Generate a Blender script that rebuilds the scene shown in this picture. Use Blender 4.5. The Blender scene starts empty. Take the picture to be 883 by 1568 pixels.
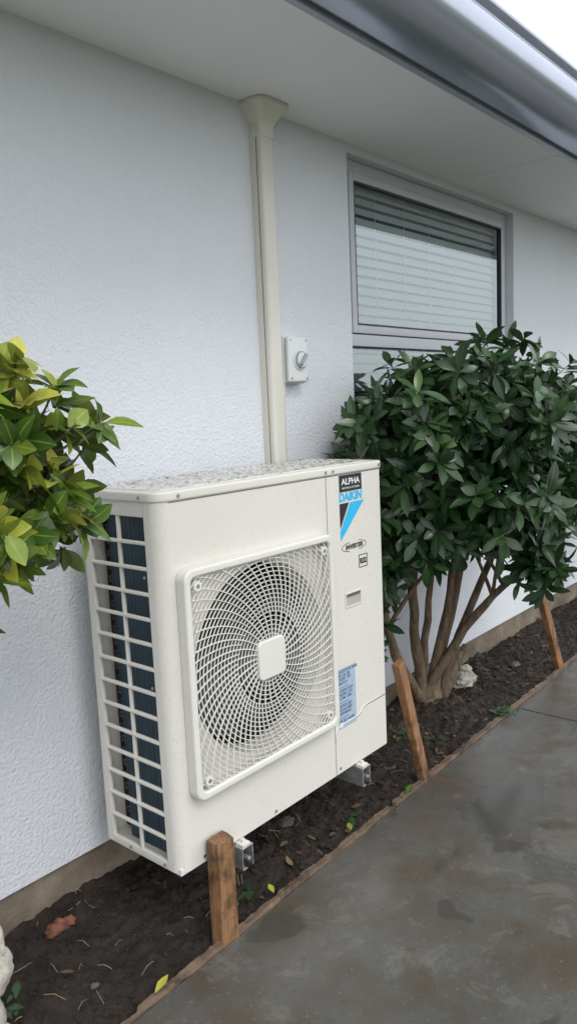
import bpy, math, random
from mathutils import Vector, Matrix, noise
random.seed(7)
scene=bpy.context.scene
scene.view_settings.view_transform='Standard'
scene.view_settings.look='None'
scene.view_settings.exposure=0
rad=math.radians

# ------------------------------------------------------------ helpers
def link(o,parent=None):
    scene.collection.objects.link(o)
    if parent is not None: o.parent=parent
    return o
def empty(name):
    e=bpy.data.objects.new(name,None); e.empty_display_size=.1
    return link(e)
def mesh_obj(name,verts,faces,mat,parent=None,smooth=False):
    me=bpy.data.meshes.new(name); me.from_pydata([tuple(v) for v in verts],[],faces)
    me.materials.append(mat); me.update()
    if smooth:
        me.polygons.foreach_set('use_smooth',[True]*len(me.polygons))
    return link(bpy.data.objects.new(name,me),parent)
def add_bevel(o,w,seg=2):
    m=o.modifiers.new('bevel','BEVEL'); m.width=w; m.segments=seg; m.limit_method='ANGLE'; m.angle_limit=rad(35)
    o.data.polygons.foreach_set('use_smooth',[True]*len(o.data.polygons))
    w2=o.modifiers.new('wn','WEIGHTED_NORMAL'); w2.keep_sharp=False
BF=[(0,3,2,1),(4,5,6,7),(0,1,5,4),(1,2,6,5),(2,3,7,6),(3,0,4,7)]
def boxv(x0,x1,y0,y1,z0,z1):
    return [(x0,y0,z0),(x1,y0,z0),(x1,y1,z0),(x0,y1,z0),(x0,y0,z1),(x1,y0,z1),(x1,y1,z1),(x0,y1,z1)]
def box(name,x0,x1,y0,y1,z0,z1,mat,parent=None,bevel=0,seg=2):
    o=mesh_obj(name,boxv(x0,x1,y0,y1,z0,z1),BF,mat,parent)
    if bevel: add_bevel(o,bevel,seg)
    return o
class MB:
    def __init__(s): s.v=[];s.f=[];s.c=[]
    def add(s,v,f,c=None):
        b=len(s.v); s.v+=[tuple(a) for a in v]; s.f+=[tuple(i+b for i in q) for q in f]
        if c is not None: s.c+=c
    def box(s,*a): s.add(boxv(*a),BF)
    def obj(s,name,mat,parent=None,smooth=False):
        o=mesh_obj(name,s.v,s.f,mat,parent,smooth)
        if s.c:
            at=o.data.color_attributes.new('lf','FLOAT_COLOR','POINT')
            flat=[]
            for c in s.c: flat+=[c[0],c[1],c[2],1]
            at.data.foreach_set('color',flat)
        return o
def tube_into(mb,pts,rads,n=8,cap=True):
    pts=[Vector(p) for p in pts]; vs=[];fs=[]
    for i,p in enumerate(pts):
        d=(pts[min(i+1,len(pts)-1)]-pts[max(i-1,0)])
        if d.length<1e-9: d=Vector((0,0,1))
        d.normalize()
        a=d.cross(Vector((0.31,.93,.17)));a.normalize();b=d.cross(a)
        for k in range(n):
            t=2*math.pi*k/n
            vs.append(p+(a*math.cos(t)+b*math.sin(t))*rads[i])
    for i in range(len(pts)-1):
        for k in range(n):
            fs.append((i*n+k,i*n+(k+1)%n,(i+1)*n+(k+1)%n,(i+1)*n+k))
    if cap:
        fs.append(tuple(range(n))[::-1]); fs.append(tuple((len(pts)-1)*n+k for k in range(n)))
    mb.add(vs,fs)
def cyl_y(mb,x,z,r,y0,y1,n=24):
    tube_into(mb,[(x,y0,z),(x,y1,z)],[r,r],n)
def prism(outline,z0,z1,name,mat,parent,bevel=0):
    n=len(outline)
    v=[(x,y,z0) for x,y in outline]+[(x,y,z1) for x,y in outline]
    f=[tuple(range(n))[::-1],tuple(range(n,2*n))]+[(i,(i+1)%n,n+(i+1)%n,n+i) for i in range(n)]
    o=mesh_obj(name,v,f,mat,parent)
    if bevel: add_bevel(o,bevel,3)
    return o
def rrect(x0,x1,y0,y1,rs,n=6):
    pts=[]
    for (cx,cy,a0,r) in [(x0+rs[0],y0+rs[0],180,rs[0]),(x1-rs[1],y0+rs[1],270,rs[1]),(x1-rs[2],y1-rs[2],0,rs[2]),(x0+rs[3],y1-rs[3],90,rs[3])]:
        for i in range(n+1):
            t=rad(a0+90*i/n); pts.append((cx+r*math.cos(t),cy+r*math.sin(t)))
    return pts

# ------------------------------------------------------------ materials
class NT:
    def __init__(s,name):
        s.m=bpy.data.materials.new(name); s.m.use_nodes=True; s.t=s.m.node_tree; s.n=s.t.nodes; s.l=s.t.links
        s.b=s.n['Principled BSDF']; s.out=s.n['Material Output']
        tc=s.n.new('ShaderNodeTexCoord'); s.co=tc.outputs['Object']
    def noise(s,scale,detail=4,rough=.55,dist=0,vec=None):
        n=s.n.new('ShaderNodeTexNoise'); n.inputs['Scale'].default_value=scale; n.inputs['Detail'].default_value=detail
        n.inputs['Roughness'].default_value=rough; n.inputs['Distortion'].default_value=dist
        s.l.new(vec or s.co,n.inputs['Vector']); return n.outputs['Fac']
    def mapping(s,scale,loc=(0,0,0)):
        m=s.n.new('ShaderNodeMapping'); m.inputs['Scale'].default_value=scale; m.inputs['Location'].default_value=loc; s.l.new(s.co,m.inputs['Vector']); return m.outputs['Vector']
    def ramp(s,fac,stops):
        r=s.n.new('ShaderNodeValToRGB'); e=r.color_ramp.elements
        while len(e)<len(stops): e.new(.5)
        for i,(p,c) in enumerate(stops):
            e[i].position=p; e[i].color=(*c,1) if not isinstance(c,(int,float)) else (c,c,c,1)
        s.l.new(fac,r.inputs['Fac']); return r.outputs['Color']
    def math(s,op,a,b):
        m=s.n.new('ShaderNodeMath'); m.operation=op
        for i,v in enumerate((a,b)):
            if isinstance(v,(int,float)): m.inputs[i].default_value=v
            else: s.l.new(v,m.inputs[i])
        return m.outputs[0]
    def mix(s,fac,a,b,mode='MIX'):
        m=s.n.new('ShaderNodeMix'); m.data_type='RGBA'; m.blend_type=mode
        for sock,v in ((m.inputs['Factor'],fac),(m.inputs['A'],a),(m.inputs['B'],b)):
            if isinstance(v,(int,float)): sock.default_value=v if sock.type=='VALUE' else (v,v,v,1)
            elif isinstance(v,tuple): sock.default_value=(*v,1)
            else: s.l.new(v,sock)
        return m.outputs['Result']
    def bump(s,h,strength,dist,prev=None):
        b=s.n.new('ShaderNodeBump'); b.inputs['Strength'].default_value=strength; b.inputs['Distance'].default_value=dist
        s.l.new(h,b.inputs['Height'])
        if prev is not None: s.l.new(prev,b.inputs['Normal'])
        s.l.new(b.outputs['Normal'],s.b.inputs['Normal']); return b.outputs['Normal']
    def set(s,**k):
        for a,v in k.items():
            a={'color':'Base Color','rough':'Roughness','metal':'Metallic','spec':'Specular IOR Level'}.get(a,a)
            i=s.b.inputs[a]
            if isinstance(v,(int,float)): i.default_value=v
            elif isinstance(v,tuple): i.default_value=(*v,1)
            else: s.l.new(v,i)
        return s
def plain(name,col,rough=.5,metal=0,var=.08,scale=12,bump=0):
    t=NT(name); n=t.noise(scale,5)
    lo=tuple(c*(1-var) for c in col); hi=tuple(min(1,c*(1+var)) for c in col)
    t.set(color=t.ramp(n,[(.3,lo),(.7,hi)]),rough=rough,metal=metal)
    if bump: t.bump(t.noise(scale*25,3),bump,.001)
    return t.m

# stucco wall
t=NT('stucco_paint')
big=t.noise(1.1,4); 
col=t.ramp(big,[(.3,(.655,.68,.72)),(.7,(.70,.722,.76))])
col=t.mix(t.ramp(t.noise(30,3),[(.60,0.),(.8,.10)]),col,(.50,.52,.55))
col=t.mix(t.ramp(t.noise(2.6,6,.7,.5,t.mapping((1,1,.45))),[(.56,0.),(.75,.14)]),col,(.50,.51,.53))
t.set(color=col,rough=.8)
b1=t.bump(t.noise(100,3,.55),.85,.0068)
t.bump(t.noise(270,2,.6),.55,.0022,b1)
M_wall=t.m
M_soffit=plain('soffit_paint',(.82,.82,.82),.6,0,.02,3)
M_window=plain('window_frame_paint',(.44,.46,.49),.4,0,.04,8)
M_winseal=plain('window_rubber',(.03,.035,.04),.6)
M_blind=plain('blind_slat_white',(.90,.91,.91),.45,0,.03,6)
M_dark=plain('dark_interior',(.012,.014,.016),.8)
M_room=plain('room_wall',(.10,.11,.11),.8)
t=NT('gutter_metal'); t.set(color=t.ramp(t.noise(4,4),[(.3,(.40,.43,.51)),(.7,(.44,.47,.55))]),rough=.26,metal=.65); M_gutter=t.m
M_fascia=plain('fascia_metal',(.36,.38,.44),.35,.3)
M_roof=plain('roof_metal',(.10,.11,.13),.5,.3)
t=NT('foundation_concrete'); t.set(color=t.ramp(t.noise(9,6,.65),[(.3,(.11,.085,.062)),(.55,(.19,.155,.115)),(.75,(.27,.225,.17))]),rough=.9); t.bump(t.noise(60,5,.7),.8,.006); M_found=t.m

# glass
t=NT('window_glass')
gl=t.n.new('ShaderNodeBsdfGlossy'); gl.inputs['Roughness'].default_value=.01; gl.inputs['Color'].default_value=(.88,.95,.97,1)
tr=t.n.new('ShaderNodeBsdfTransparent'); tr.inputs['Color'].default_value=(.88,.95,.93,1)
fr=t.n.new('ShaderNodeFresnel'); fr.inputs['IOR'].default_value=2.5
mx=t.n.new('ShaderNodeMixShader'); t.l.new(fr.outputs['Fac'],mx.inputs['Fac']); t.l.new(tr.outputs[0],mx.inputs[1]); t.l.new(gl.outputs[0],mx.inputs[2])
t.l.new(mx.outputs[0],t.out.inputs['Surface']); M_glass=t.m

# concrete path (wet, stained)
t=NT('wet_concrete')
n1=t.noise(1.3,6,.6,.4); n2=t.noise(5,8,.7); n3=t.noise(40,5,.7)
c=t.ramp(n1,[(.3,(.062,.061,.055)),(.5,(.088,.085,.076)),(.72,(.118,.113,.100))])
c=t.mix(t.ramp(n2,[(.46,0.),(.64,.8)]),c,(.072,.054,.036))
c=t.mix(t.ramp(t.noise(3.1,7,.78,.8),[(.54,0.),(.60,.30),(.8,.6)]),c,(.18,.173,.153))
c=t.mix(t.ramp(t.noise(9,7,.75,.3),[(.58,0.),(.65,.32)]),c,(.18,.173,.155))
c=t.mix(t.ramp(n3,[(.3,.4),(.5,0.)]),c,(.045,.045,.04))
c=t.mix(t.ramp(t.noise(90,3,.6),[(.62,0.),(.70,.35)]),c,(.22,.215,.20))
vm=t.n.new('ShaderNodeVectorMath'); vm.operation='DISTANCE'; t.l.new(t.mapping((1,1.35,1)),vm.inputs[0]); vm.inputs[1].default_value=(2.30,1.06*1.35,0)
pd=t.math('ADD',vm.outputs['Value'],t.math('MULTIPLY',t.math('SUBTRACT',t.noise(6,4,.6),.5),.55))
pm1=t.ramp(pd,[(.17,1.),(.20,0.)])
pm2=t.ramp(t.noise(2.9,3,.5,.3,t.mapping((1,1.5,1),(3.3,1.7,0))),[(.64,0.),(.665,1.)])
pm=t.math('MAXIMUM',pm1,pm2)
c=t.mix(t.math('MULTIPLY',pm,.45),c,(.05,.048,.044))
rg=t.ramp(t.noise(2.2,6,.65),[(.35,.16),(.62,.42)])
t.set(color=c,rough=t.mix(pm,rg,.03))
b1=t.bump(n2,.08,.01); 
hb=t.mix(pm,t.noise(140,4,.7),.5)
t.bump(hb,.3,.002,b1); M_conc=t.m
# soil
t=NT('soil')
n1=t.noise(14,8,.7)
c=t.ramp(n1,[(.3,(.009,.0065,.005)),(.5,(.024,.016,.011)),(.72,(.050,.035,.025))])
t.set(color=c,rough=t.ramp(t.noise(30,3),[(.35,.55),(.7,.95)]))
b1=t.bump(t.noise(50,8,.75),1,.012); t.bump(t.noise(300,4,.7),.8,.003,b1); M_soil=t.m
t=NT('ground_grass'); t.set(color=t.ramp(t.noise(3,8,.7),[(.3,(.03,.05,.015)),(.7,(.07,.09,.03))]),rough=.95); t.bump(t.noise(60,5,.8),1,.03); M_ground=t.m
# wood
def wood(name,dark,lite,axis):
    t=NT(name); sc={'z':(30,30,2.2),'x':(2.2,30,30)}[axis]
    v=t.mapping(sc); n=t.noise(2.2,6,.65,1.2,v)
    c=t.ramp(n,[(.3,dark),(.48,tuple((a+b)/2 for a,b in zip(dark,lite))),(.7,lite)])
    c=t.mix(t.ramp(t.noise(9,6,.75,.5),[(.48,0.),(.64,.85)]),c,tuple(a*.35 for a in dark))
    c=t.mix(t.ramp(t.noise(13,5,.7,.5),[(.60,0.),(.72,.5)]),c,tuple(min(1,a*1.35+.03) for a in lite))
    t.set(color=c,rough=.6); b=t.bump(n,.7,.004); t.bump(t.noise(120,4,.7),.5,.0015,b); return t.m
M_stake=wood('stake_timber',(.12,.055,.024),(.33,.175,.08),'z')
M_edge=wood('edging_timber',(.075,.05,.034),(.23,.16,.11),'x')
# AC plastics and metals
t=NT('cream_enamel'); t.set(color=t.ramp(t.noise(2,3),[(.3,(.60,.58,.53)),(.7,(.63,.61,.56))]),rough=.33); t.bump(t.noise(500,2),.08,.0005); M_ac=t.m
M_grille=plain('grille_plastic',(.63,.615,.57),.4,0,.02)
M_duct=plain('duct_plastic',(.64,.62,.55),.38,0,.03,5)
M_sw=plain('switch_plastic',(.66,.68,.68),.35,0,.02)
M_swk=plain('switch_knob_grey',(.30,.33,.36),.4,0,.02)
M_galv=plain('galvanised_steel',(.55,.57,.58),.38,.85,.2,40)
M_steel=plain('screw_steel',(.35,.35,.34),.4,.8)
t=NT('coil_fins'); v=t.mapping((1,600,1)); w=t.noise(1,1,.5,0,v)
t.set(color=t.ramp(w,[(.4,(.008,.020,.032)),(.6,(.035,.075,.105))]),rough=.5,metal=.2); M_coil=t.m
M_fan=plain('fan_plastic',(.03,.032,.035),.4)
M_seam=plain('seam_shadow_gap',(.10,.098,.09),.7)
M_black=plain('print_black',(.015,.015,.017),.4)
M_cyan=plain('print_cyan',(.02,.42,.72),.35,0,.02)
M_white=plain('print_white',(.75,.76,.76),.4,0,.02)
M_label=plain('label_bluegrey',(.33,.42,.53),.4,0,.06,40)
M_labeltxt=plain('label_print',(.08,.12,.22),.5)
# water drops: clear shell with a bright surface reflection
t=NT('water_drop')
gl=t.n.new('ShaderNodeBsdfGlossy'); gl.inputs['Roughness'].default_value=.03
tr=t.n.new('ShaderNodeBsdfTransparent'); tr.inputs['Color'].default_value=(.93,.93,.93,1)
fr=t.n.new('ShaderNodeFresnel'); fr.inputs['IOR'].default_value=1.75
geo=t.n.new('ShaderNodeNewGeometry')
inv=t.math('SUBTRACT',1.,geo.outputs['Backfacing'])
mx=t.n.new('ShaderNodeMixShader'); t.l.new(t.math('MULTIPLY',fr.outputs['Fac'],inv),mx.inputs['Fac']); t.l.new(tr.outputs[0],mx.inputs[1]); t.l.new(gl.outputs[0],mx.inputs[2])
t.l.new(mx.outputs[0],t.out.inputs['Surface']); M_water=t.m
# foliage
def leafmat(name,stops,back,rough=.32,tl_=.18):
    t=NT(name); at=t.n.new('ShaderNodeAttribute'); at.attribute_name='lf'
    sp=t.n.new('ShaderNodeSeparateColor'); t.l.new(at.outputs['Color'],sp.inputs[0])
    c=t.ramp(sp.outputs[0],stops)
    c=t.mix(t.ramp(sp.outputs[1],[(.86,0.),(.97,.40)]),c,tuple(min(1,x*1.8+.02) for x in stops[-2][1]))
    c=t.mix(t.ramp(t.noise(60,3),[(.4,0.),(.7,.25)]),c,stops[0][1])
    geo=t.n.new('ShaderNodeNewGeometry')
    c2=t.mix(geo.outputs['Backfacing'],c,back)
    t.set(color=c2,rough=rough); t.b.inputs['Specular IOR Level'].default_value=.5
    tl=t.n.new('ShaderNodeBsdfTranslucent'); t.l.new(c,tl.inputs['Color'])
    mx=t.n.new('ShaderNodeMixShader'); mx.inputs['Fac'].default_value=tl_
    t.l.new(t.b.outputs[0],mx.inputs[1]); t.l.new(tl.outputs[0],mx.inputs[2]); t.l.new(mx.outputs[0],t.out.inputs['Surface'])
    return t.m
M_leafD=leafmat('dark_green_leaf',[(0.,(.012,.032,.012)),(.5,(.024,.060,.020)),(.85,(.045,.10,.030)),(1.,(.10,.16,.05))],(.06,.10,.055),.28)
M_leafY=leafmat('yellow_green_leaf',[(0.,(.035,.085,.015)),(.38,(.09,.17,.025)),(.68,(.25,.32,.04)),(1.,(.60,.57,.09))],(.14,.19,.05),.3,.25)
M_dead=leafmat('dead_leaf',[(0.,(.04,.022,.012)),(.5,(.10,.06,.032)),(1.,(.22,.15,.08))],(.14,.09,.05),.7)
t=NT('bark'); n=t.noise(25,7,.7,.5,t.mapping((2,2,.6)))
t.set(color=t.ramp(n,[(.3,(.045,.03,.02)),(.5,(.115,.08,.048)),(.72,(.21,.155,.10))]),rough=.8); t.bump(n,.8,.006); M_bark=t.m
t=NT('weathered_stone'); n=t.noise(22,7,.7)
t.set(color=t.ramp(n,[(.3,(.17,.15,.12)),(.5,(.38,.35,.30)),(.72,(.60,.57,.50))]),rough=.85); t.bump(n,.7,.005); M_stone=t.m
M_pebble=plain('grey_pebble',(.10,.085,.07),.8,0,.4,40,.6)
M_brick=plain('brick_fragment_clay',(.17,.068,.04),.9,0,.5,60,.8)
M_twig=plain('dry_straw',(.30,.23,.14),.8,0,.3,40)

# ------------------------------------------------------------ house
WY=1.82; SZ=2.37
house=empty('house')
wx=[-4,2.56,4.065,12]; wz=[.13,.95,2.335,SZ]
vs=[];fs=[]
for i in range(3):
    for j in range(3):
        if i==1 and j==1: continue
        b=len(vs); vs+=[(wx[i],WY,wz[j]),(wx[i+1],WY,wz[j]),(wx[i+1],WY,wz[j+1]),(wx[i],WY,wz[j+1])]; fs.append((b,b+1,b+2,b+3))
RY=1.925
x0,x1,z0,z1=wx[1],wx[2],wz[1],wz[2]
for q in ([(x0,WY,z0),(x0,WY,z1),(x0,RY,z1),(x0,RY,z0)],[(x1,WY,z0),(x1,RY,z0),(x1,RY,z1),(x1,WY,z1)],[(x0,WY,z1),(x1,WY,z1),(x1,RY,z1),(x0,RY,z1)],[(x0,WY,z0),(x0,RY,z0),(x1,RY,z0),(x1,WY,z0)]):
    b=len(vs); vs+=q; fs.append((b,b+1,b+2,b+3))
b=len(vs); vs+=[(-4,WY,.13),(-4,WY+.03,.13),(12,WY+.03,.13),(12,WY,.13)]; fs.append((b,b+1,b+2,b+3))
mesh_obj('wall',vs,fs,M_wall,house)
box('end_walls',-4,12,2.4,9,-.05,SZ,M_wall,house)
box('foundation',-4,12,WY+.014,2.3,-.12,.16,M_found,house)
box('soffit',-4.6,3.378,1.285,2.395,SZ,SZ+.012,M_soffit,house)
box('soffit_panel',3.382,12.6,1.285,2.395,SZ,SZ+.012,M_soffit,house)
box('fascia',-4.6,12.6,1.262,1.284,SZ-.018,SZ+.17,M_fascia,house,.002)
prof=[(1.260,SZ+.14),(1.260,SZ-.004),(1.235,SZ-.012)]
for i in range(15):
    a=rad(-88-128*i/14); prof.append((1.180+.105*math.cos(a)*1.0,SZ+.075+.087*math.sin(a)))
prof+=[(1.090,SZ+.132),(1.080,SZ+.138),(1.074,SZ+.146),(1.078,SZ+.155),(1.090,SZ+.155),(1.094,SZ+.135)]
n=len(prof); v=[];f=[]
for X in (-4.6,12.6): v+=[(X,y,z) for y,z in prof]
for i in range(n-1): f.append((i,i+1,n+i+1,n+i))
g=mesh_obj('gutter',v,f,M_gutter,house,True)
so=g.modifiers.new('s','SOLIDIFY'); so.thickness=.002
g.data.polygons[0].use_smooth=False
mb=MB()
mb.add([(-4.8,1.13,SZ+.17),(12.8,1.13,SZ+.17),(12.8,5.4,SZ+2.0),(-4.8,5.4,SZ+2.0),(12.8,9.6,SZ+.17),(-4.8,9.6,SZ+.17)],[(0,1,2,3),(3,2,4,5)])
mb.obj('roof',M_roof,house)
# window
FY=1.862
mb=MB()
def ringx(mb,x0,x1,z0,z1,w,y0,y1,wt=None,wb=None):
    wt=wt or w; wb=wb or w
    mb.box(x0,x0+w,y0,y1,z0,z1); mb.box(x1-w,x1,y0,y1,z0,z1)
    mb.box(x0+w,x1-w,y0,y1,z1-wt,z1); mb.box(x0+w,x1-w,y0,y1,z0,z0+wb)
ringx(mb,2.562,4.063,.952,2.333,.045,FY,FY+.05)
o=mb.obj('window_frame',M_window,house); add_bevel(o,.002,1)
mb=MB(); mb.box(2.607,4.018,FY-.006,FY+.044,1.605,1.655)
ringx(mb,2.609,4.016,1.657,2.286,.034,FY-.014,FY+.03)
o=mb.obj('window_sash',M_window,house); add_bevel(o,.003,1)
mb=MB(); ringx(mb,2.644,3.981,1.692,2.251,.006,FY-.012,FY+.012); ringx(mb,2.608,4.017,.998,1.604,.006,FY+.004,FY+.02)
mb.obj('window_gasket',M_winseal,house)
mesh_obj('glass_upper',[(2.649,FY,1.697),(3.976,FY,1.697),(3.976,FY,2.246),(2.649,FY,2.246)],[(0,1,2,3)],M_glass,house)
mesh_obj('glass_lower',[(2.613,FY+.01,1.0),(4.012,FY+.01,1.0),(4.012,FY+.01,1.60),(2.613,FY+.01,1.60)],[(0,1,2,3)],M_glass,house)
box('sill',2.50,4.12,1.79,FY,.925,.949,M_window,house,.004)
mb=MB(); z=1.0
while z<2.28:
    dy,dz=.010,.0175
    mb.add([(2.64,1.905-dy,z-dz),(4.0,1.905-dy,z-dz),(4.0,1.905+.001,z+.003),(2.64,1.905+.001,z+.003),(4.0,1.905+dy,z+dz),(2.64,1.905+dy,z+dz)],[(0,1,2,3),(3,2,4,5)]); z+=.040
for xx in (2.85,3.08,3.3,3.55,3.8):
    mb.box(xx-.002,xx+.002,1.889,1.891,1.0,2.28)
mb.box(2.64,4.0,1.887,1.925,2.285,2.32)
mb.obj('venetian_blind',M_blind,house)
mesh_obj('room_back',[(2.3,2.38,.9),(4.3,2.38,.9),(4.3,2.38,2.36),(2.3,2.38,2.36)],[(0,1,2,3)],M_room,house)

# ------------------------------------------------------------ pipe duct cover
duct=empty('pipe_duct_cover')
o=prism(rrect(2.014,2.080,1.772,1.822,(.014,.014,.001,.001),5),1.0,2.31,'duct_body',M_duct,duct)
add_bevel(o,.0005,1)
mb=MB(); mb.box(2.009,2.0139,1.797,1.8195,1.0,2.29)
mb.obj('duct_base_rail',M_duct,duct)
mb=MB(); mb.box(2.0128,2.0145,1.7945,1.7965,1.0,2.262); mb.obj('duct_seam',M_seam,duct)
levels=[(2.262,.0035),(2.30,.0035),(2.315,.010),(2.335,.026),(2.352,.042),(2.357,.046),(2.368,.046)]
v=[];f=[];nn=None
for z,e in levels:
    pts=rrect(2.014-e,2.080+e,1.772-e,1.8205,(.014+e*.4,.014+e*.4,.001,.001),5); nn=len(pts)
    v+=[(x,y,z) for x,y in pts]
for i in range(len(levels)-1):
    for k in range(nn): f.append((i*nn+k,i*nn+(k+1)%nn,(i+1)*nn+(k+1)%nn,(i+1)*nn+k))
f.append(tuple(range(nn))[::-1]); f.append(tuple((len(levels)-1)*nn+k for k in range(nn)))
o=mesh_obj('duct_cap',v,f,M_duct,duct)
add_bevel(o,.0008,1)

# ------------------------------------------------------------ isolator switch
sw=empty('isolator_switch')
box('switch_base',2.100,2.214,1.790,1.8205,1.455,1.622,M_sw,sw,.006,3)
box('switch_cover',2.103,2.211,1.768,1.7895,1.459,1.618,M_sw,sw,.008,3)
mb=MB(); cyl_y(mb,2.163,1.537,.037,1.763,1.769,36); o=mb.obj('dial_plate',M_sw,sw); add_bevel(o,.001,1)
mb=MB(); cyl_y(mb,2.163,1.537,.031,1.758,1.763,36); o=mb.obj('dial_ring',M_swk,sw); add_bevel(o,.001,2)
mb=MB(); cyl_y(mb,2.163,1.537,.026,1.755,1.758,32); o=mb.obj('dial',M_sw,sw); add_bevel(o,.001,2)
mb=MB(); ca,sa=math.cos(rad(50)),math.sin(rad(50))
vv=[]
for (a,b_) in ((-.025,-.006),(.025,-.006),(.025,.006),(-.025,.006)):
    vv.append((a*ca-b_*sa,a*sa+b_*ca))
mb.add([(2.163+a,1.755,1.537+b_) for a,b_ in vv]+[(2.163+a*.95,1.744,1.537+b_*.95) for a,b_ in vv],[(0,1,2,3),(7,6,5,4),(0,4,5,1),(1,5,6,2),(2,6,7,3),(3,7,4,0)])
o=mb.obj('dial_handle',M_swk,sw); add_bevel(o,.002,2)
mb=MB()
for sx,sz in ((2.115,1.472),(2.200,1.472),(2.115,1.606),(2.200,1.606)): cyl_y(mb,sx,sz,.004,1.7665,1.7685,10)
mb.obj('switch_screws',M_steel,sw)
mb=MB(); tube_into(mb,[(2.105,1.805,1.46),(2.102,1.808,1.35),(2.098,1.808,1.1)],[.011,.011,.011],10)
mb.obj('conduit',M_duct,sw)

# ------------------------------------------------------------ air conditioner
ac=empty('air_conditioner')
AX0,AX1,AY0,AY1,AZ0,AZ1=1.160,2.103,1.400,1.700,.220,1.190
R=.034; cx,cz=1.4985,.7005; HS=.283; HR=.262
zt=AZ1-.022
mb=MB()
def q(x0,x1,z0,z1,y=AY0): mb.add([(x0,y,z0),(x1,y,z0),(x1,y,z1),(x0,y,z1)],[(0,1,2,3)])
q(AX0+R,cx-HS,AZ0,zt); q(cx-HS,cx+HS,cz+HS,zt); q(cx-HS,cx+HS,AZ0,cz-HS); q(cx+HS,AX1-.012,AZ0,zt)
N=72; base=[]
for i in range(N):
    a=2*math.pi*(i+.5)/N; c_,s_=math.cos(a),math.sin(a); k=HS/max(abs(c_),abs(s_))
    base+=[(cx+HR*c_,AY0,cz+HR*s_),(cx+k*c_,AY0,cz+k*s_),(cx+HR*.99*c_,AY0+.012,cz+HR*.99*s_),(cx+HR*.97*c_,AY0+.03,cz+HR*.97*s_),(cx+HR*.965*c_,AY0+.05,cz+HR*.965*s_)]
fs=[]
for i in range(N):
    j=(i+1)%N
    fs+=[(i*5,i*5+1,j*5+1,j*5),(i*5,j*5,j*5+2,i*5+2),(i*5+2,j*5+2,j*5+3,i*5+3),(i*5+3,j*5+3,j*5+4,i*5+4)]
mb.add(base,fs)
mb.obj('front_panel',M_ac,ac)
def strip(pts,z0,z1,name,smooth=True):
    v=[];f=[]
    for x,y in pts: v+=[(x,y,z0),(x,y,z1)]
    for i in range(len(pts)-1): f.append((2*i,2*i+2,2*i+3,2*i+1))
    return mesh_obj(name,v,f,M_ac,ac,smooth)
arc=[(AX0+R-R*math.cos(rad(a)),AY0+R-R*math.sin(rad(a))) for a in range(0,91,9)]
strip([(AX0+.012,1.452),(AX0,1.452),(AX0,1.45)]+arc,AZ0,zt,'corner_post')
arc2=[(AX1-.012+.012*math.sin(rad(a)),AY0+.012-.012*math.cos(rad(a))) for a in range(0,91,15)]
strip(arc2+[(AX1,AY1)],AZ0,zt,'right_panel')
strip([(AX1,AY1),(AX0,AY1)],AZ0,zt,'back_panel')
box('base_pan',AX0+.004,AX1-.004,AY0+.006,AY1-.002,AZ0-.006,AZ0+.012,M_ac,ac,.002)
e=.004
prism(rrect(AX0-e,AX1+e,AY0-e,AY1+e,(R+e,.016,.016,.02),8),zt-.004,AZ1,'lid',M_ac,ac,.006)
prism(rrect(AX0+.02,AX1-.02,AY0+.02,AY1-.02,(R,.02,.02,.02),6),AZ1-.001,AZ1+.0025,'lid_raised_field',M_ac,ac,.0015)
mb=MB()
mb.box(AX0,AX0+.012,1.672,AY1,AZ0,zt)
mb.box(AX0+.0005,AX0+.012,1.452,1.672,1.128,zt)
mb.box(AX0+.0005,AX0+.012,1.452,1.672,AZ0,.240)
mb.box(AX0+.001,AX0+.010,1.552,1.562,.240,1.128)
nrow=14; 
for i in range(1,nrow):
    z=.240+(1.128-.240)*i/nrow
    mb.box(AX0-.0012,AX0+.008,1.4525,1.6715,z-.0045,z+.0045)
o=mb.obj('side_guard',M_ac,ac); add_bevel(o,.0015,1)
box('coil',AX0+.035,AX0+.06,1.455,1.640,.232,zt-.01,M_coil,ac)
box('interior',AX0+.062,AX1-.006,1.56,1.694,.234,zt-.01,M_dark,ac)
mb=MB()
for i in range(26):
    z=.26+i*.034
    tube_into(mb,[(AX0+.045,1.64,z),(AX0+.04,1.655,z+.004),(AX0+.04,1.655,z+.014),(AX0+.045,1.64,z+.018)],[.004]*4,6)
mb.obj('coil_bends',plain('copper_pipe',(.10,.06,.04),.5,.5),ac)
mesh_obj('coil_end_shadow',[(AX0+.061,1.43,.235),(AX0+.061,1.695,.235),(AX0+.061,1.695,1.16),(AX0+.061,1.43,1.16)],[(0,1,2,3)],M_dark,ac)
mb=MB()
N2=48; vs=[];fs=[]
for i in range(N2):
    a=2*math.pi*i/N2
    vs+=[(cx+.2545*math.cos(a),1.448,cz+.2545*math.sin(a)),(cx+.30*math.cos(a),1.50,cz+.30*math.sin(a)),(cx+.30*math.cos(a),1.5595,cz+.30*math.sin(a))]
for i in range(N2):
    j=(i+1)%N2; fs+=[(3*i,3*j,3*j+1,3*i+1),(3*i+1,3*j+1,3*j+2,3*i+2)]
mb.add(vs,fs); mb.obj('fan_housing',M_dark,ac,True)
mb=MB(); cyl_y(mb,cx,cz,.062,1.455,1.55,28)
for k in range(3):
    a0=2*math.pi*k/3+.5; vs=[];fs=[]
    for i in range(9):
        r=.05+.185*i/8
        for j in range(9):
            a=a0+(j/8)*(1.35+.25*i/8)+.35*i/8
            y=1.545-.085*(j/8)*(0.6+.4*i/8)
            vs.append((cx+r*math.cos(a),y,cz+r*math.sin(a)))
    for i in range(8):
        for j in range(8): fs.append((i*9+j,i*9+j+1,(i+1)*9+j+1,(i+1)*9+j))
    mb.add(vs,fs)
mb.obj('fan',M_fan,ac,True)
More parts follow.
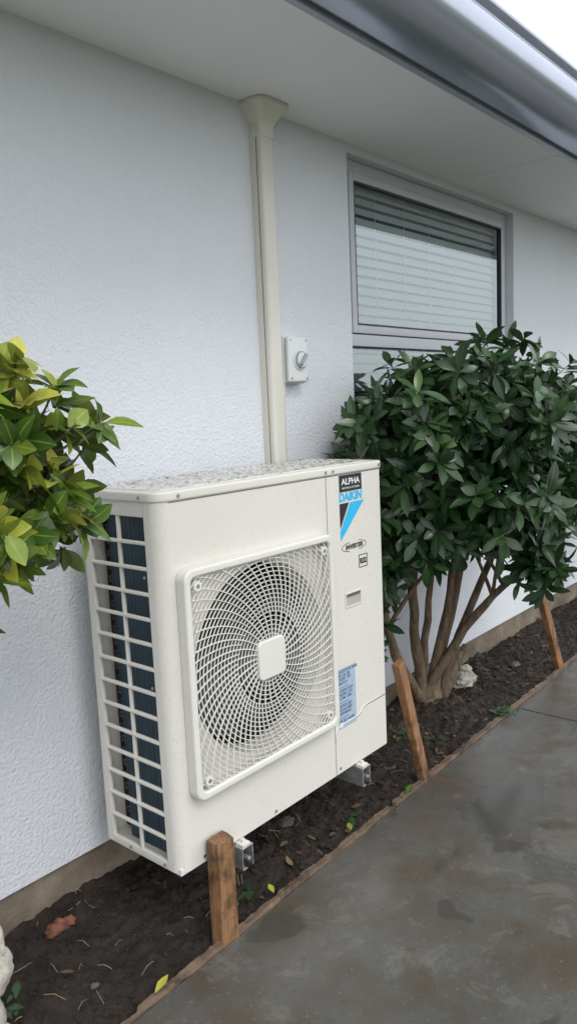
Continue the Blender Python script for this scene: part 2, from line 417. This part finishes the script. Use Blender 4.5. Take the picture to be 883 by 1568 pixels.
def ring_frame(name,hw,hi,ro,ri,y0,y1,mat,bev):
    o_=rrect(cx-hw,cx+hw,cz-hw,cz+hw,(ro,)*4,7); i_=rrect(cx-hi,cx+hi,cz-hi,cz+hi,(ri,)*4,7); n=len(o_)
    v=[(x,y0,z) for x,z in o_]+[(x,y0,z) for x,z in i_]+[(x,y1,z) for x,z in o_]+[(x,y1,z) for x,z in i_]; f=[]
    for k in range(n):
        j=(k+1)%n
        f+=[(k,j,n+j,n+k),(2*n+k,k+3*n,j+3*n,2*n+j),(k,2*n+k,2*n+j,j),(n+k,n+j,3*n+j,3*n+k)]
    o=mesh_obj(name,v,f,mat,ac); add_bevel(o,bev,3); return o
GY=1.366
ring_frame('grille_frame',.297,.276,.030,.018,GY,AY0+.001,M_grille,.006)
hi=.277; mb=MB()
def inside(x,z): return abs(x)<hi and abs(z)<hi
def slat(pts,y0,y1,th):
    n=len(pts); v=[];f=[]
    for i,(x,z) in enumerate(pts):
        a=pts[max(i-1,0)]; b=pts[min(i+1,n-1)]; dx,dz=b[0]-a[0],b[1]-a[1]; L=math.hypot(dx,dz) or 1
        nx,nz=-dz/L*th/2,dx/L*th/2
        X,Z=cx+x,cz+z
        v+=[(X-nx,y0,Z-nz),(X+nx,y0,Z+nz),(X+nx,y1,Z+nz),(X-nx,y1,Z-nz)]
    for i in range(n-1):
        for k in range(4): f.append((4*i+k,4*i+(k+1)%4,4*i+4+(k+1)%4,4*i+4+k))
    mb.add(v,f)
r=.066
while r<.39:
    n=int(40+r*260); run=[]
    y0=GY+.006
    for i in range(n+1):
        a=2*math.pi*i/n; x,z=r*math.cos(a),r*math.sin(a)
        if inside(x,z): run.append((x,z))
        else:
            if len(run)>1: slat(run,y0,y0+.0030,.0020)
            run=[]
    if len(run)>1: slat(run,y0,y0+.0030,.0020)
    r+=.0122
NS=64
for k in range(NS):
    a0=2*math.pi*k/NS; run=[]
    r0=.05 if k%2==0 else .127
    for i in range(40):
        r=r0+(.39-r0)*i/39
        a=a0+.50*((r-.05)/.25)
        x,z=r*math.cos(a),r*math.sin(a)
        if inside(x,z): run.append((x,z))
        else: break
    slat(run,GY+.0040,GY+.0082,.0025 if k%2==0 else .0019)
mb.obj('grille_slats',M_grille,ac)
o_=rrect(cx-.054,cx+.054,cz-.054,cz+.054,(.016,)*4,6); n=len(o_)
v=[(x,GY-.003,z) for x,z in o_]+[(x,GY+.014,z) for x,z in o_]
f=[tuple(range(n)),tuple(range(n,2*n))[::-1]]+[(i,n+i,n+(i+1)%n,(i+1)%n) for i in range(n)]
o=mesh_obj('grille_hub',v,f,M_grille,ac); add_bevel(o,.004,3)
mb=MB()
for sx,sz in ((-.252,.252),(.252,.252),(-.252,-.252),(.252,-.252)):
    cyl_y(mb,cx+sx,cz+sz,.013,GY+.003,AY0,16)
mb.obj('grille_bosses',M_grille,ac)
mb=MB()
for sx,sz in ((-.252,.252),(.252,.252),(-.252,-.252),(.252,-.252)): cyl_y(mb,cx+sx,cz+sz,.005,GY+.001,GY+.003,10)
for sx,sz in ((1.225,1.176),(1.805,1.176),(1.84,1.176),(2.085,1.176)): cyl_y(mb,sx,sz,.0048,AY0-e-.002,AY0-e,10)
for sx,sz in ((1.24,.236),(1.52,.232),(1.83,.236)): cyl_y(mb,sx,sz,.0048,AY0-.0015,AY0,10)
for sy,sz in ((1.46,1.176),(1.68,1.176)):
    tube_into(mb,[(AX0-e-.002,sy,sz),(AX0-e,sy,sz)],[.0048,.0048],10)
for sy,sz in ((1.462,.229),(1.6,.229),(1.462,.70),(1.462,.98)):
    tube_into(mb,[(AX0-.002,sy,sz),(AX0,sy,sz)],[.004,.004],10)
mb.obj('screws',M_steel,ac)
S=AY0-.0006
mb=MB(); mb.box(1.8075,1.8095,S,AY0+.001,AZ0,zt-.004)
mb.box(AX0+.035,AX1-.002,S,AY0+.001,zt-.0065,zt-.0042)
mb.obj('panel_seam',M_seam,ac)
pts=[(1.8095,.330),(1.812,.352),(1.822,.368),(1.84,.375),(1.93,.377),(1.95,.384),(1.962,.395),(1.985,.400),(2.09,.400)]
mb=MB(); tube_into(mb,[(x,AY0,z) for x,z in pts],[.0022]*len(pts),6); mb.obj('service_cover_edge',M_ac,ac,True)
mb=MB(); tube_into(mb,[(x,AY0+.0006,z-.004) for x,z in pts],[.0014]*len(pts),6); mb.obj('service_cover_gap',M_seam,ac,True)
mb=MB(); ringx(mb,1.886,1.972,.742,.790,.005,AY0-.003,AY0)
o=mb.obj('handle_surround',M_ac,ac); add_bevel(o,.0015,2)
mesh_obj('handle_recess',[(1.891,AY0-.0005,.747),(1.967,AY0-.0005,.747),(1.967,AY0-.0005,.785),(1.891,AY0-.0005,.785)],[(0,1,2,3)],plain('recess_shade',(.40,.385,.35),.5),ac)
mb=MB(); mb.box(1.893,1.965,AY0-.0012,AY0-.0004,.775,.784); mb.obj('handle_slot',M_seam,ac)
def flat(name,pts,mat,d): return mesh_obj(name,[(x,AY0-d,z) for x,z in pts],[tuple(range(len(pts)))],mat,ac)
def text(name,s,x,z,size,mat,d,bold=0,xs=1.,shear=0,align='LEFT'):
    cu=bpy.data.curves.new(name,'FONT'); cu.body=s; cu.size=size; cu.offset=bold; cu.shear=shear; cu.extrude=.0001; cu.align_x=align
    cu.space_line=.9
    cu.materials.append(mat); o=bpy.data.objects.new(name,cu); link(o,ac); o.location=(x,AY0-d,z); o.rotation_euler=(rad(90),0,0); o.scale=(xs,1,1); return o
flat('sticker_badge',[(1.874,1.108),(1.992,1.108),(1.992,1.160),(1.874,1.160)],M_black,.0008)
text('badge_text','ALPHA',1.933,1.130,.027,M_white,.0013,.0004,1.15,0,'CENTER')
text('badge_subtext','HEATING & COOLING',1.933,1.1165,.0085,M_white,.0013,0,1.1,0,'CENTER')
text('brand_text','DAIKIN',1.870,1.080,.036,M_cyan,.0009,.0016,1.0,.12)
flat('sticker_black_wedge',[(1.873,.995),(1.922,1.073),(1.873,1.073)],M_black,.0008)
flat('sticker_cyan_wedge',[(1.873,.957),(1.905,.985),(2.003,1.073),(1.930,1.073),(1.873,.987)],M_cyan,.0008)
def oval(name,xc,zc,a,b,w,mat,d,gap=False):
    v=[];f=[];n=48
    for i in range(n):
        t_=2*math.pi*i/n; v+=[(xc+a*math.cos(t_),AY0-d,zc+b*math.sin(t_)),(xc+(a-w)*math.cos(t_),AY0-d,zc+(b-w)*math.sin(t_))]
    for i in range(n):
        if gap and (i%24 in (9,10,11,12,13,14)): continue
        j=(i+1)%n; f.append((2*i,2*j,2*j+1,2*i+1))
    return mesh_obj(name,v,f,mat,ac)
oval('inverter_oval',1.942,.933,.066,.0165,.0022,M_black,.0008,True)
text('inverter_text','INVERTER',1.942,.9265,.0195,M_black,.0009,.0008,1.05,.15,'CENTER')
mb=MB(); ringx(mb,1.965,2.012,.857,.899,.0024,AY0-.0009,AY0+.0005); mb.obj('refrigerant_box',M_black,ac)
text('refrigerant_text','R32',1.9885,.870,.0235,M_black,.0009,.0012,.95,0,'CENTER')
flat('data_label',[(1.832,.362),(1.924,.362),(1.924,.556),(1.832,.556)],M_label,.0008)
lines=["OUTDOOR UNIT  MODEL","R32  3.2kg  50Hz","220-240V ~  IP24","MAX 23.5 A","------------------","COOLING 10.0 kW","HEATING 11.2 kW","4.15 MPa  3.3 MPa","------------------","CAUTION  HIGH","VOLTAGE INSIDE","REFER MANUAL","------------------","MFG 2023  No.E0042"]
text('data_label_text',"\n".join(lines),1.836,.543,.0138,M_labeltxt,.0012,.0002,.62)
flat('data_label_mark',[(1.836,.368),(1.850,.368),(1.850,.383),(1.836,.383)],M_white,.0011)
mb=MB()
for bx in (1.345,1.905):
    mb.box(bx,bx+.042,1.368,WY+.002,.208,.2125); mb.box(bx,bx+.003,1.368,WY+.002,.150,.208); mb.box(bx+.039,bx+.042,1.368,WY+.002,.150,.208)
    mb.box(bx+.003,bx+.018,1.368,WY,.150,.153)
    mb.box(bx-.01,bx+.052,WY-.004,WY+.001,.10,.5)
    cyl_y(mb,bx+.021,.180,.006,1.362,1.40,8)
o=mb.obj('wall_bracket',M_galv,ac); add_bevel(o,.0008,1)
mb=MB()
for bx in (1.352,1.912):
    mb.box(bx,bx+.028,1.372,1.40,.2128,.2185); tube_into(mb,[(bx+.014,1.385,.2185),(bx+.014,1.385,.228)],[.006,.006],6)
mb.obj('foot_plate',M_grille,ac)
mb=MB()
def drop(p,nrm,r,squash=.5):
    nrm=Vector(nrm); a=nrm.cross(Vector((.3,.5,.8))); a.normalize(); b=nrm.cross(a); p=Vector(p); v=[];n=7
    for (rr,h) in ((1,0),(.72,.65)):
        for k in range(n):
            t_=2*math.pi*k/n; v.append(p+(a*math.cos(t_)+b*math.sin(t_))*r*rr+nrm*r*squash*h)
    v.append(p+nrm*r*squash)
    f=[(k,(k+1)%n,n+(k+1)%n,n+k) for k in range(n)]+[(n+k,n+(k+1)%n,2*n) for k in range(n)]
    if (v[1]-v[0]).cross(v[n]-v[0]).dot(v[0]-p+nrm*r*.2)<0: f=[q_[::-1] for q_ in f]
    mb.add(v,f)
for _ in range(1700):
    x=random.uniform(1.2,2.095); z=random.uniform(.225,1.165)
    if abs(x-cx)<.30 and abs(z-cz)<.30: continue
    if 1.83<x<1.93 and .36<z<.56: continue
    drop((x,AY0-.0001,z),(0,-1,0),random.uniform(.001,.0024)*(1.5 if random.random()<.12 else 1),.8)
for _ in range(1200):
    x=random.uniform(1.17,2.09); y=random.uniform(1.41,1.69)
    drop((x,y,AZ1+.0024),(0,0,1),random.uniform(.002,.0065),.6)
for _ in range(450):
    a=rad(random.uniform(0,85)); z=random.uniform(.23,1.16)
    nrm=(-math.cos(a),-math.sin(a),0)
    drop((AX0+R-R*math.cos(a),AY0+R-R*math.sin(a),z),nrm,random.uniform(.0009,.0022),.8)
for _ in range(120):
    s_=random.choice((0,1,2,3)); t_=random.uniform(-.29,.29); k=random.uniform(-.292,-.280)
    x,z={0:(t_,k),1:(t_,-k),2:(k,t_),3:(-k,t_)}[s_]
    drop((cx+x,GY-.0001,cz+z),(0,-1,0),random.uniform(.0009,.002),.8)
mb.obj('raindrops',M_water,ac,True)

# ------------------------------------------------------------ ground, bed, path, edging
def ey(x): return 1.320+.0225*x
mesh_obj('ground',[(-150,-150,-.14),(150,-150,-.14),(150,150,-.14),(-150,150,-.14)],[(0,1,2,3)],M_ground)
path=empty('concrete_path')
def slab(name,xa,xb):
    n=20
    xs=[xa+(xb-xa)*i/n for i in range(n+1)]
    out=[(x,ey(x)) for x in xs][::-1]+[(xa,-2.5),(xb,-2.5)]
    return prism(out,-.10,0,name,M_conc,path,.003)
slab('slab',-4,3.118); slab('slab_end',3.126,12)
v=[];f=[];n=900
for i in range(n+1):
    x=-1+9*i/n; y=ey(x)+.0015+.004*noise.noise((x*3,0,5))+.002*noise.noise((x*25,0,9)); w=.019+.006*noise.noise((x*14,2,0)); z=.011+.005*noise.noise((x*9,7,0))+(.004*noise.noise((x*60,1,0)))
    if noise.noise((x*6,3,8))>.38: z-=.008; w-=.006
    v+=[(x,y,-.05),(x,y,z),(x,y+w,z-.001+.004*noise.noise((x*40,9,3))),(x,y+w,-.05)]
for i in range(n):
    for k in range(3): f.append((4*i+k,4*i+k+1,4*i+5+k,4*i+4+k))
mesh_obj('timber_edging',v,f,M_edge)
bed=empty('garden_bed')
def soilz(x,y):
    t_=max(0,min(1,(y-1.36)/.46))
    z=-.012+.030*t_+.022*noise.fractal((x*5,y*5,0),1.,2.,4)+.014*noise.fractal((x*28,y*28,3),1.,2.,3)
    d=math.hypot(x-2.9,y-1.70); z+=.05*math.exp(-(d/.16)**2)
    return z-.012*max(0,1-(y-1.36)/.05)
nx,ny=900,62; xa,xb=-1.0,8.0; v=[];f=[]
for i in range(nx+1):
    x=xa+(xb-xa)*(i/nx)
    for j in range(ny+1):
        y=ey(x)+.006+(1.84-ey(x)-.006)*j/ny
        v.append((x,y,soilz(x,y)))
for i in range(nx):
    for j in range(ny): a=i*(ny+1)+j; f.append((a,a+ny+1,a+ny+2,a+1))
mesh_obj('soil',v,f,M_soil,bed,True)
mb=MB()
ico=[(0,0,1),(.894,0,.447),(.276,.851,.447),(-.724,.526,.447),(-.724,-.526,.447),(.276,-.851,.447),(.724,.526,-.447),(-.276,.851,-.447),(-.894,0,-.447),(-.276,-.851,-.447),(.724,-.526,-.447),(0,0,-1)]
icf=[(0,1,2),(0,2,3),(0,3,4),(0,4,5),(0,5,1),(1,6,2),(2,7,3),(3,8,4),(4,9,5),(5,10,1),(6,7,2),(7,8,3),(8,9,4),(9,10,5),(10,6,1),(11,7,6),(11,8,7),(11,9,8),(11,10,9),(11,6,10)]
def clod(mb,p,r,fl=.7):
    m=Matrix.Rotation(random.uniform(0,6.28),3,Vector((random.random(),random.random(),random.random()+.1)).normalized())
    sc=[random.uniform(.7,1.2),random.uniform(.7,1.2),random.uniform(.6,1)]
    mb.add([Vector(p)+Vector(((m@Vector(c))[0]*sc[0],(m@Vector(c))[1]*sc[1],(m@Vector(c))[2]*sc[2]*fl))*r*random.uniform(.75,1.2) for c in ico],icf)
for _ in range(8000):
    x=random.uniform(.6,4.8); y=random.uniform(ey(x)+.02,1.81)
    r=random.uniform(.0022,.007)*(2.2 if random.random()<.05 else 1)
    clod(mb,(x,y,soilz(x,y)+r*.2),r)
mb.obj('soil_clods',M_soil,bed)

# leaf primitive ------------------------------------------------
def leaf(mb,p,d,up,L,W,val,droop=.25,fold=.25,prof=(.10,.72,1.,.78,.02)):
    d=Vector(d).normalized(); s=d.cross(Vector(up))
    if s.length<1e-4: s=d.cross(Vector((1,0,0)))
    s.normalize(); u=s.cross(d); p=Vector(p); v=[];c=[];n=len(prof)
    for i,w in enumerate(prof):
        t_=i/(n-1); 
        ctr=p+d*(L*t_)-u*(droop*L*t_*t_)
        hw=W*.5*w
        v+=[ctr-s*hw+u*hw*fold,ctr,ctr+s*hw+u*hw*fold]
        c+=[(val,0,0),(val,1,0),(val,0,0)]
    f=[]
    for i in range(n-1):
        f+=[(3*i,3*i+1,3*i+4,3*i+3),(3*i+1,3*i+2,3*i+5,3*i+4)]
    mb.add(v,f,c)
def rosette(mb,p,axis,n,L,W,val0,spread,prof):
    axis=Vector(axis).normalized(); a=axis.cross(Vector((.2,.3,.9)));
    if a.length<.01: a=axis.cross(Vector((1,0,0)))
    a.normalize(); b=axis.cross(a); off=random.uniform(0,6.28)
    for k in range(n):
        t_=off+k*2.399; th=rad(random.uniform(*spread))*(.5+.5*(k+1)/n)
        out=a*math.cos(t_)+b*math.sin(t_)
        d=axis*math.cos(th)+out*math.sin(th)+Vector((random.uniform(-.2,.2),random.uniform(-.2,.2),random.uniform(-.35,.0)))
        up=axis+Vector((random.uniform(-.3,.3),random.uniform(-.3,.3),random.uniform(-.1,.4)))
        leaf(mb,Vector(p)-axis*random.uniform(0,.045),d,up,L*random.uniform(.62,1.15),W*random.uniform(.8,1.15),max(0,min(1,val0+random.uniform(-.22,.22))),random.uniform(.05,.45),random.uniform(.05,.35),prof)

def bez(p0,p1,p2,n): return [Vector(p0)*(1-t)**2+Vector(p1)*2*t*(1-t)+Vector(p2)*t*t for t in [i/n for i in range(n+1)]]
def shrub(name,base,blobs,stems,nros,nl,L,W,mat,vals,ymax,stemr,spread,prof,jitter=.05,shell=.6):
    root=empty(name); mb=MB(); nodes=[]
    for (ctrl,end) in stems:
        b0=Vector(base)+Vector((random.uniform(-.05,.05),random.uniform(-.03,.03),-.02))
        pts=bez(b0,ctrl,end,14); 
        pts=[p+Vector((noise.noise(p*7)*.03,noise.noise(p*7+Vector((5,0,0)))*.025,0))*(min(1,i/4)) for i,p in enumerate(pts)]
        k_=random.uniform(.75,1.2)
        rs=[stemr*k_*(1-.68*i/14)*random.uniform(.90,1.10) for i in range(15)]
        tube_into(mb,pts,rs,9); nodes+=pts[5:]
        for _ in range(3):
            i=random.randint(7,12); bl=random.choice(blobs)
            e_=Vector([bl[0][k]+random.uniform(-.6,.6)*bl[1][k] for k in range(3)]); 
            if (e_-pts[i]).length>.55: e_=pts[i]+(e_-pts[i])*.5
            if e_.z<pts[i].z-.05: e_.z=pts[i].z+.08
            e_.y=min(e_.y,ymax)
            sub=bez(pts[i],(pts[i]+e_)/2+Vector((0,0,.05)),e_,6); tube_into(mb,sub,[rs[i]*.62*(1-.6*k/6) for k in range(7)],7); nodes+=sub[1:]
    lv=MB(); tot=sum(b[2] for b in blobs)
    for bl in blobs:
        for _ in range(int(nros*bl[2]/tot)):
            d=Vector((random.gauss(0,1),random.gauss(0,1),random.gauss(0,1))).normalized()
            rr=random.uniform(shell,1.06)
            if noise.noise((Vector(bl[0])+d)*3.3)<-.30 and random.random()<.6: continue
            p=Vector([bl[0][k]+d[k]*bl[1][k]*rr for k in range(3)])
            p+=Vector((random.uniform(-1,1),random.uniform(-1,1),random.uniform(-1,1)))*jitter
            if p.y>ymax: p.y=ymax-random.uniform(0,.05)
            ax=d+Vector((0,0,.35))+Vector((random.uniform(-.5,.5),random.uniform(-.5,.5),random.uniform(-.3,.3)))
            if p.y>ymax-.08: ax.y=min(ax.y,-.1)
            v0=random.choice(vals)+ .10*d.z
            rosette(lv,p,ax,random.randint(nl-2,nl+2),L,W,v0,spread,prof)
            nd=min(nodes,key=lambda q_:(q_-p).length)
            if (nd-p).length<.35: 
                midp=(nd+p)/2+Vector((0,0,-.02))
                tube_into(mb,[nd,midp,p],[.0042,.003,.0018],4,False)
    mb.obj('branches',M_bark,root,True)
    lv.obj('foliage',mat,root,True)
    return root
profD=(.10,.38,.72,.97,1.,.72,.08)
profY=(.10,.55,.92,1.06,.98,.62,.08)
blobs=[((2.52,1.50,1.28),(.28,.25,.25),1.2),((2.76,1.38,1.35),(.36,.32,.26),1.6),((3.16,1.36,1.24),(.38,.34,.29),1.6),((2.82,1.34,1.00),(.36,.30,.22),1.5),((2.43,1.64,.95),(.18,.12,.38),1.2),((2.68,1.54,.90),(.27,.18,.18),1.0),((3.02,1.22,.70),(.18,.12,.09),.35),((3.30,1.34,.96),(.24,.25,.19),.8),((2.36,1.67,.66),(.10,.09,.22),.35)]
stems=[((2.50,1.74,.4),(2.42,1.62,1.0)),((2.70,1.70,.5),(2.52,1.50,1.35)),((2.86,1.68,.55),(2.68,1.46,1.40)),((2.93,1.64,.5),(2.80,1.40,1.2)),((3.00,1.66,.55),(3.05,1.42,1.3)),((3.02,1.62,.40),(3.26,1.34,1.15)),((3.0,1.55,.50),(3.08,1.24,.72))]
shrub('garden_shrub',(2.90,1.71,.02),blobs,stems,860,8,.098,.034,M_leafD,(.15,.3,.42,.55,.72),1.76,.024,(45,105),profD)
shrub('garden_shrub',(4.85,1.62,.02),[((4.75,1.5,1.1),(.42,.26,.35),1),((4.5,1.5,.85),(.25,.2,.22),.6)],[((4.8,1.6,.5),(4.6,1.5,1.1)),((4.9,1.6,.5),(4.95,1.5,1.2)),((4.75,1.55,.4),(4.5,1.45,.85))],170,8,.098,.034,M_leafD,(.2,.35,.5),1.76,.017,(45,100),profD)
shrub('yellow_leaf_shrub',(.48,1.52,.02),[((.52,1.34,1.30),(.29,.22,.24),1.6),((.72,1.36,1.43),(.13,.12,.08),.3),((.81,1.38,1.35),(.15,.13,.11),.5),((.82,1.37,1.21),(.14,.12,.10),.5),((.66,1.35,1.09),(.10,.1,.08),.25)],
  [((.45,1.5,.7),(.5,1.35,1.3)),((.55,1.5,.8),(.79,1.38,1.30)),((.48,1.4,.7),(.63,1.35,1.1)),((.35,1.5,.7),(.35,1.3,1.35))],225,8,.072,.035,M_leafY,(.15,.35,.5,.65,.85),1.62,.016,(35,95),profY,.03,.4)

g=bpy.data.objects['garden_shrub']
mb=MB(); tube_into(mb,[(2.93,1.68,.02),(3.0,1.66,.10),(3.05,1.65,.20),(3.07,1.645,.235)],[.034,.027,.022,.025],10)
tube_into(mb,[(3.02,1.655,.14),(3.08,1.64,.21),(3.11,1.63,.25)],[.018,.015,.017],8)
tube_into(mb,[(2.86,1.70,.0),(2.90,1.70,.05),(2.91,1.70,.14)],[.075,.058,.034],12)
mb.obj('pruned_stub',M_bark,g,True)

# ------------------------------------------------------------ stakes
def stake(base,top,w,d,twist=0):
    b=Vector(base); t_=Vector(top); ax=(t_-b).normalized(); n=24
    sx=Vector((1,0,0)); sx=(sx-ax*sx.dot(ax)).normalized(); sy=ax.cross(sx)
    c,s=math.cos(twist),math.sin(twist); sx,sy=sx*c+sy*s,sy*c-sx*s
    v=[];f=[]
    L=(t_-b).length
    for i in range(n+1):
        tt=-.12/L+(1+.12/L)*i/n; p=b+ax*L*tt
        for (a,q_) in ((-1,-1),(-.1,-1),(1,-1),(1,.1),(1,1),(.2,1),(-1,1),(-1,0)):
            k=.0028*noise.noise((p.z*26+a*3,q_*5,b.x*3))
            zz=ax*(random.uniform(-.004,.004) if i==n else 0)
            v.append(p+sx*(a*w/2+k)+sy*(q_*d/2+k)+zz)
    for i in range(n):
        for k in range(8): f.append((8*i+k,8*i+(k+1)%8,8*i+8+(k+1)%8,8*i+8+k))
    f.append(tuple(8*n+k for k in range(8)))
    o=mesh_obj('wooden_stake',v,f,M_stake); add_bevel(o,.002,1); return o
stake((1.268,1.370,0),(1.266,1.367,.283),.058,.044)
stake((2.312,1.388,0),(2.195,1.412,.475),.045,.030,.1)
stake((3.705,1.425,0),(3.535,1.455,.44),.045,.032,-.1)

# ------------------------------------------------------------ ornaments and litter
def lump(mb,c,rx,ry,rz,seed=0,amp=.15,n=18):
    v=[];f=[]
    for i in range(n+1):
        th=math.pi*i/n
        for j in range(2*n):
            ph=math.pi*j/n; d=Vector((math.sin(th)*math.cos(ph),math.sin(th)*math.sin(ph),math.cos(th)))
            k=1+amp*noise.fractal(d*2.2+Vector((seed,0,0)),1.,2.,3)
            v.append((c[0]+d.x*rx*k,c[1]+d.y*ry*k,c[2]+d.z*rz*k))
    for i in range(n):
        for j in range(2*n):
            f.append((i*2*n+j,(i+1)*2*n+j,(i+1)*2*n+(j+1)%(2*n),i*2*n+(j+1)%(2*n)))
    mb.add(v,f)
st=empty('garden_statue')
mb=MB()
bx,by=.668,1.50
lump(mb,(bx,by,.03),.075,.075,.05,1,.1)
lump(mb,(bx,by,.11),.050,.050,.07,2,.12)
lump(mb,(bx+.005,by,.215),.072,.068,.062,3,.12)
lump(mb,(bx,by,.30),.048,.046,.05,4,.15)
lump(mb,(bx+.035,by-.02,.28),.02,.03,.06,6,.2)
lump(mb,(bx-.005,by,.375),.04,.042,.045,5,.1)
mb.obj('weathered_figure',M_stone,st,True)
rk=empty('ornamental_stone'); mb=MB()
lump(mb,(3.20,1.70,.045),.085,.06,.04,8,.25); lump(mb,(3.155,1.67,.065),.04,.035,.032,9,.3); lump(mb,(3.23,1.70,.085),.035,.03,.022,10,.3)
mb.obj('stone_lumps',M_stone,rk,True)
mb=MB()
for (x,y,r) in ((1.78,1.60,.026),(3.62,1.62,.026),(2.2,1.6,.016),(.95,1.5,.010)):
    lump(mb,(x,y,soilz(x,y)+r*.1),r*1.3,r,r*.5,x*9,.5,8)
mb.obj('pebbles',M_pebble,bed,True)
mb=MB(); lump(mb,(1.0,1.735,soilz(1.0,1.735)+.012),.032,.018,.018,4,.6,8); lump(mb,(1.04,1.74,soilz(1.04,1.74)+.01),.02,.016,.012,5,.5,8)
mb.obj('brick_fragment',M_brick,bed,True)
mb=MB()
for _ in range(140):
    x=random.uniform(.7,4.6); y=random.uniform(ey(x)+.03,1.80)
    if random.random()<.55: x=random.gauss(2.6,.45); y=random.uniform(ey(x)+.03,1.78)
    a=random.uniform(0,6.28)
    leaf(mb,(x,y,soilz(x,y)+.010),(math.cos(a),math.sin(a),random.uniform(-.1,.25)),(random.uniform(-.4,.4),random.uniform(-.4,.4),1),random.uniform(.015,.042),random.uniform(.008,.018),random.random(),random.uniform(-.3,.3),random.uniform(-.5,.6))
mb.obj('dead_leaves',M_dead,bed,True)
mb=MB()
for _ in range(130):
    x=random.uniform(.7,4.4); y=random.uniform(ey(x)+.02,1.80); a=random.uniform(0,6.28); L=random.uniform(.010,.055)
    z=soilz(x,y)+.007; dx,dy=math.cos(a)*L,math.sin(a)*L
    tube_into(mb,[(x,y,z),(x+dx*.5,y+dy*.5,z+random.uniform(0,.008)),(x+dx,min(y+dy,1.81),soilz(x+dx,min(1.81,y+dy))+.006)],[random.uniform(.0005,.0009)]*3,4)
mb.obj('straw',M_twig,bed)
mb=MB()
wp=(.06,.6,1.,.7,.05)
for (x,y,z,n_) in ((2.98,1.40,.02,9),(3.02,1.37,.02,7),(2.6,1.50,.02,5),(1.42,1.44,.01,3),(1.95,1.44,.01,3),(.78,1.60,.02,6),(2.55,1.6,.03,4)):
    for k in range(n_):
        a=random.uniform(0,6.28)
        leaf(mb,(x+random.uniform(-.03,.03),y+random.uniform(-.02,.02),max(z,soilz(x,y)+.01)),(math.cos(a),math.sin(a),random.uniform(.1,.7)),(0,0,1),random.uniform(.03,.06),random.uniform(.015,.025),random.uniform(.4,.8),.3,.2,wp)
mb.obj('weeds',M_leafD,bed,True)
mb=MB()
leaf(mb,(1.015,1.352,.018),(1,.35,.02),(0,0,1),.062,.022,.95,.0,.2,wp)
leaf(mb,(1.47,1.378,.016),(.5,1,.1),(0,0,1),.04,.018,.9,.0,.2,wp)
leaf(mb,(1.86,1.39,.016),(.7,.8,.1),(0,0,1),.04,.02,.7,.0,.2,wp)
leaf(mb,(2.16,1.37,.018),(1,.2,.1),(0,0,1),.06,.026,.3,.0,.2,wp)
mb.obj('fallen_leaves',M_leafY,bed,True)

# ------------------------------------------------------------ light
w=bpy.data.worlds.new('World'); scene.world=w; w.use_nodes=True
nt=w.node_tree; bg=nt.nodes['Background']
sky=nt.nodes.new('ShaderNodeTexSky'); sky.sky_type='NISHITA'; sky.sun_disc=False
el,az=rad(50),rad(200)
sky.sun_elevation=el; sky.sun_rotation=az
mx=nt.nodes.new('ShaderNodeMix'); mx.data_type='RGBA'; mx.inputs['Factor'].default_value=.88
mx.inputs['B'].default_value=(12.6,12.95,13.4,1)
nt.links.new(sky.outputs[0],mx.inputs['A']); nt.links.new(mx.outputs['Result'],bg.inputs['Color'])
bg.inputs['Strength'].default_value=.15
sl=bpy.data.lights.new('sun','SUN'); sl.energy=1.4; sl.angle=rad(25); sl.color=(1,.97,.93)
so=bpy.data.objects.new('sun',sl); link(so)
sd=Vector((math.sin(az)*math.cos(el),math.cos(az)*math.cos(el),math.sin(el)))
so.rotation_euler=sd.to_track_quat('Z','Y').to_euler(); so.location=(0,-4,6)

# ------------------------------------------------------------ camera
h=rad(40.6);p=rad(7.9)
F0=Vector((math.cos(h),math.sin(h),0));R0=Vector((math.sin(h),-math.cos(h),0))
fw=F0*math.cos(p)+Vector((0,0,-math.sin(p)));U0=R0.cross(fw)
c,s=math.cos(math.atan(.045)),math.sin(math.atan(.045))
Rr=c*R0-s*U0;Uu=c*U0+s*R0
cam=bpy.data.cameras.new('camera'); co=bpy.data.objects.new('camera',cam); link(co)
co.matrix_world=Matrix((( Rr.x,Uu.x,-fw.x,0),(Rr.y,Uu.y,-fw.y,0),(Rr.z,Uu.z,-fw.z,1.38),(0,0,0,1)))
cam.sensor_fit='VERTICAL'; cam.sensor_height=36; cam.sensor_width=36; cam.lens=1180/1568*36
cam.clip_start=.02; cam.clip_end=500
scene.camera=co
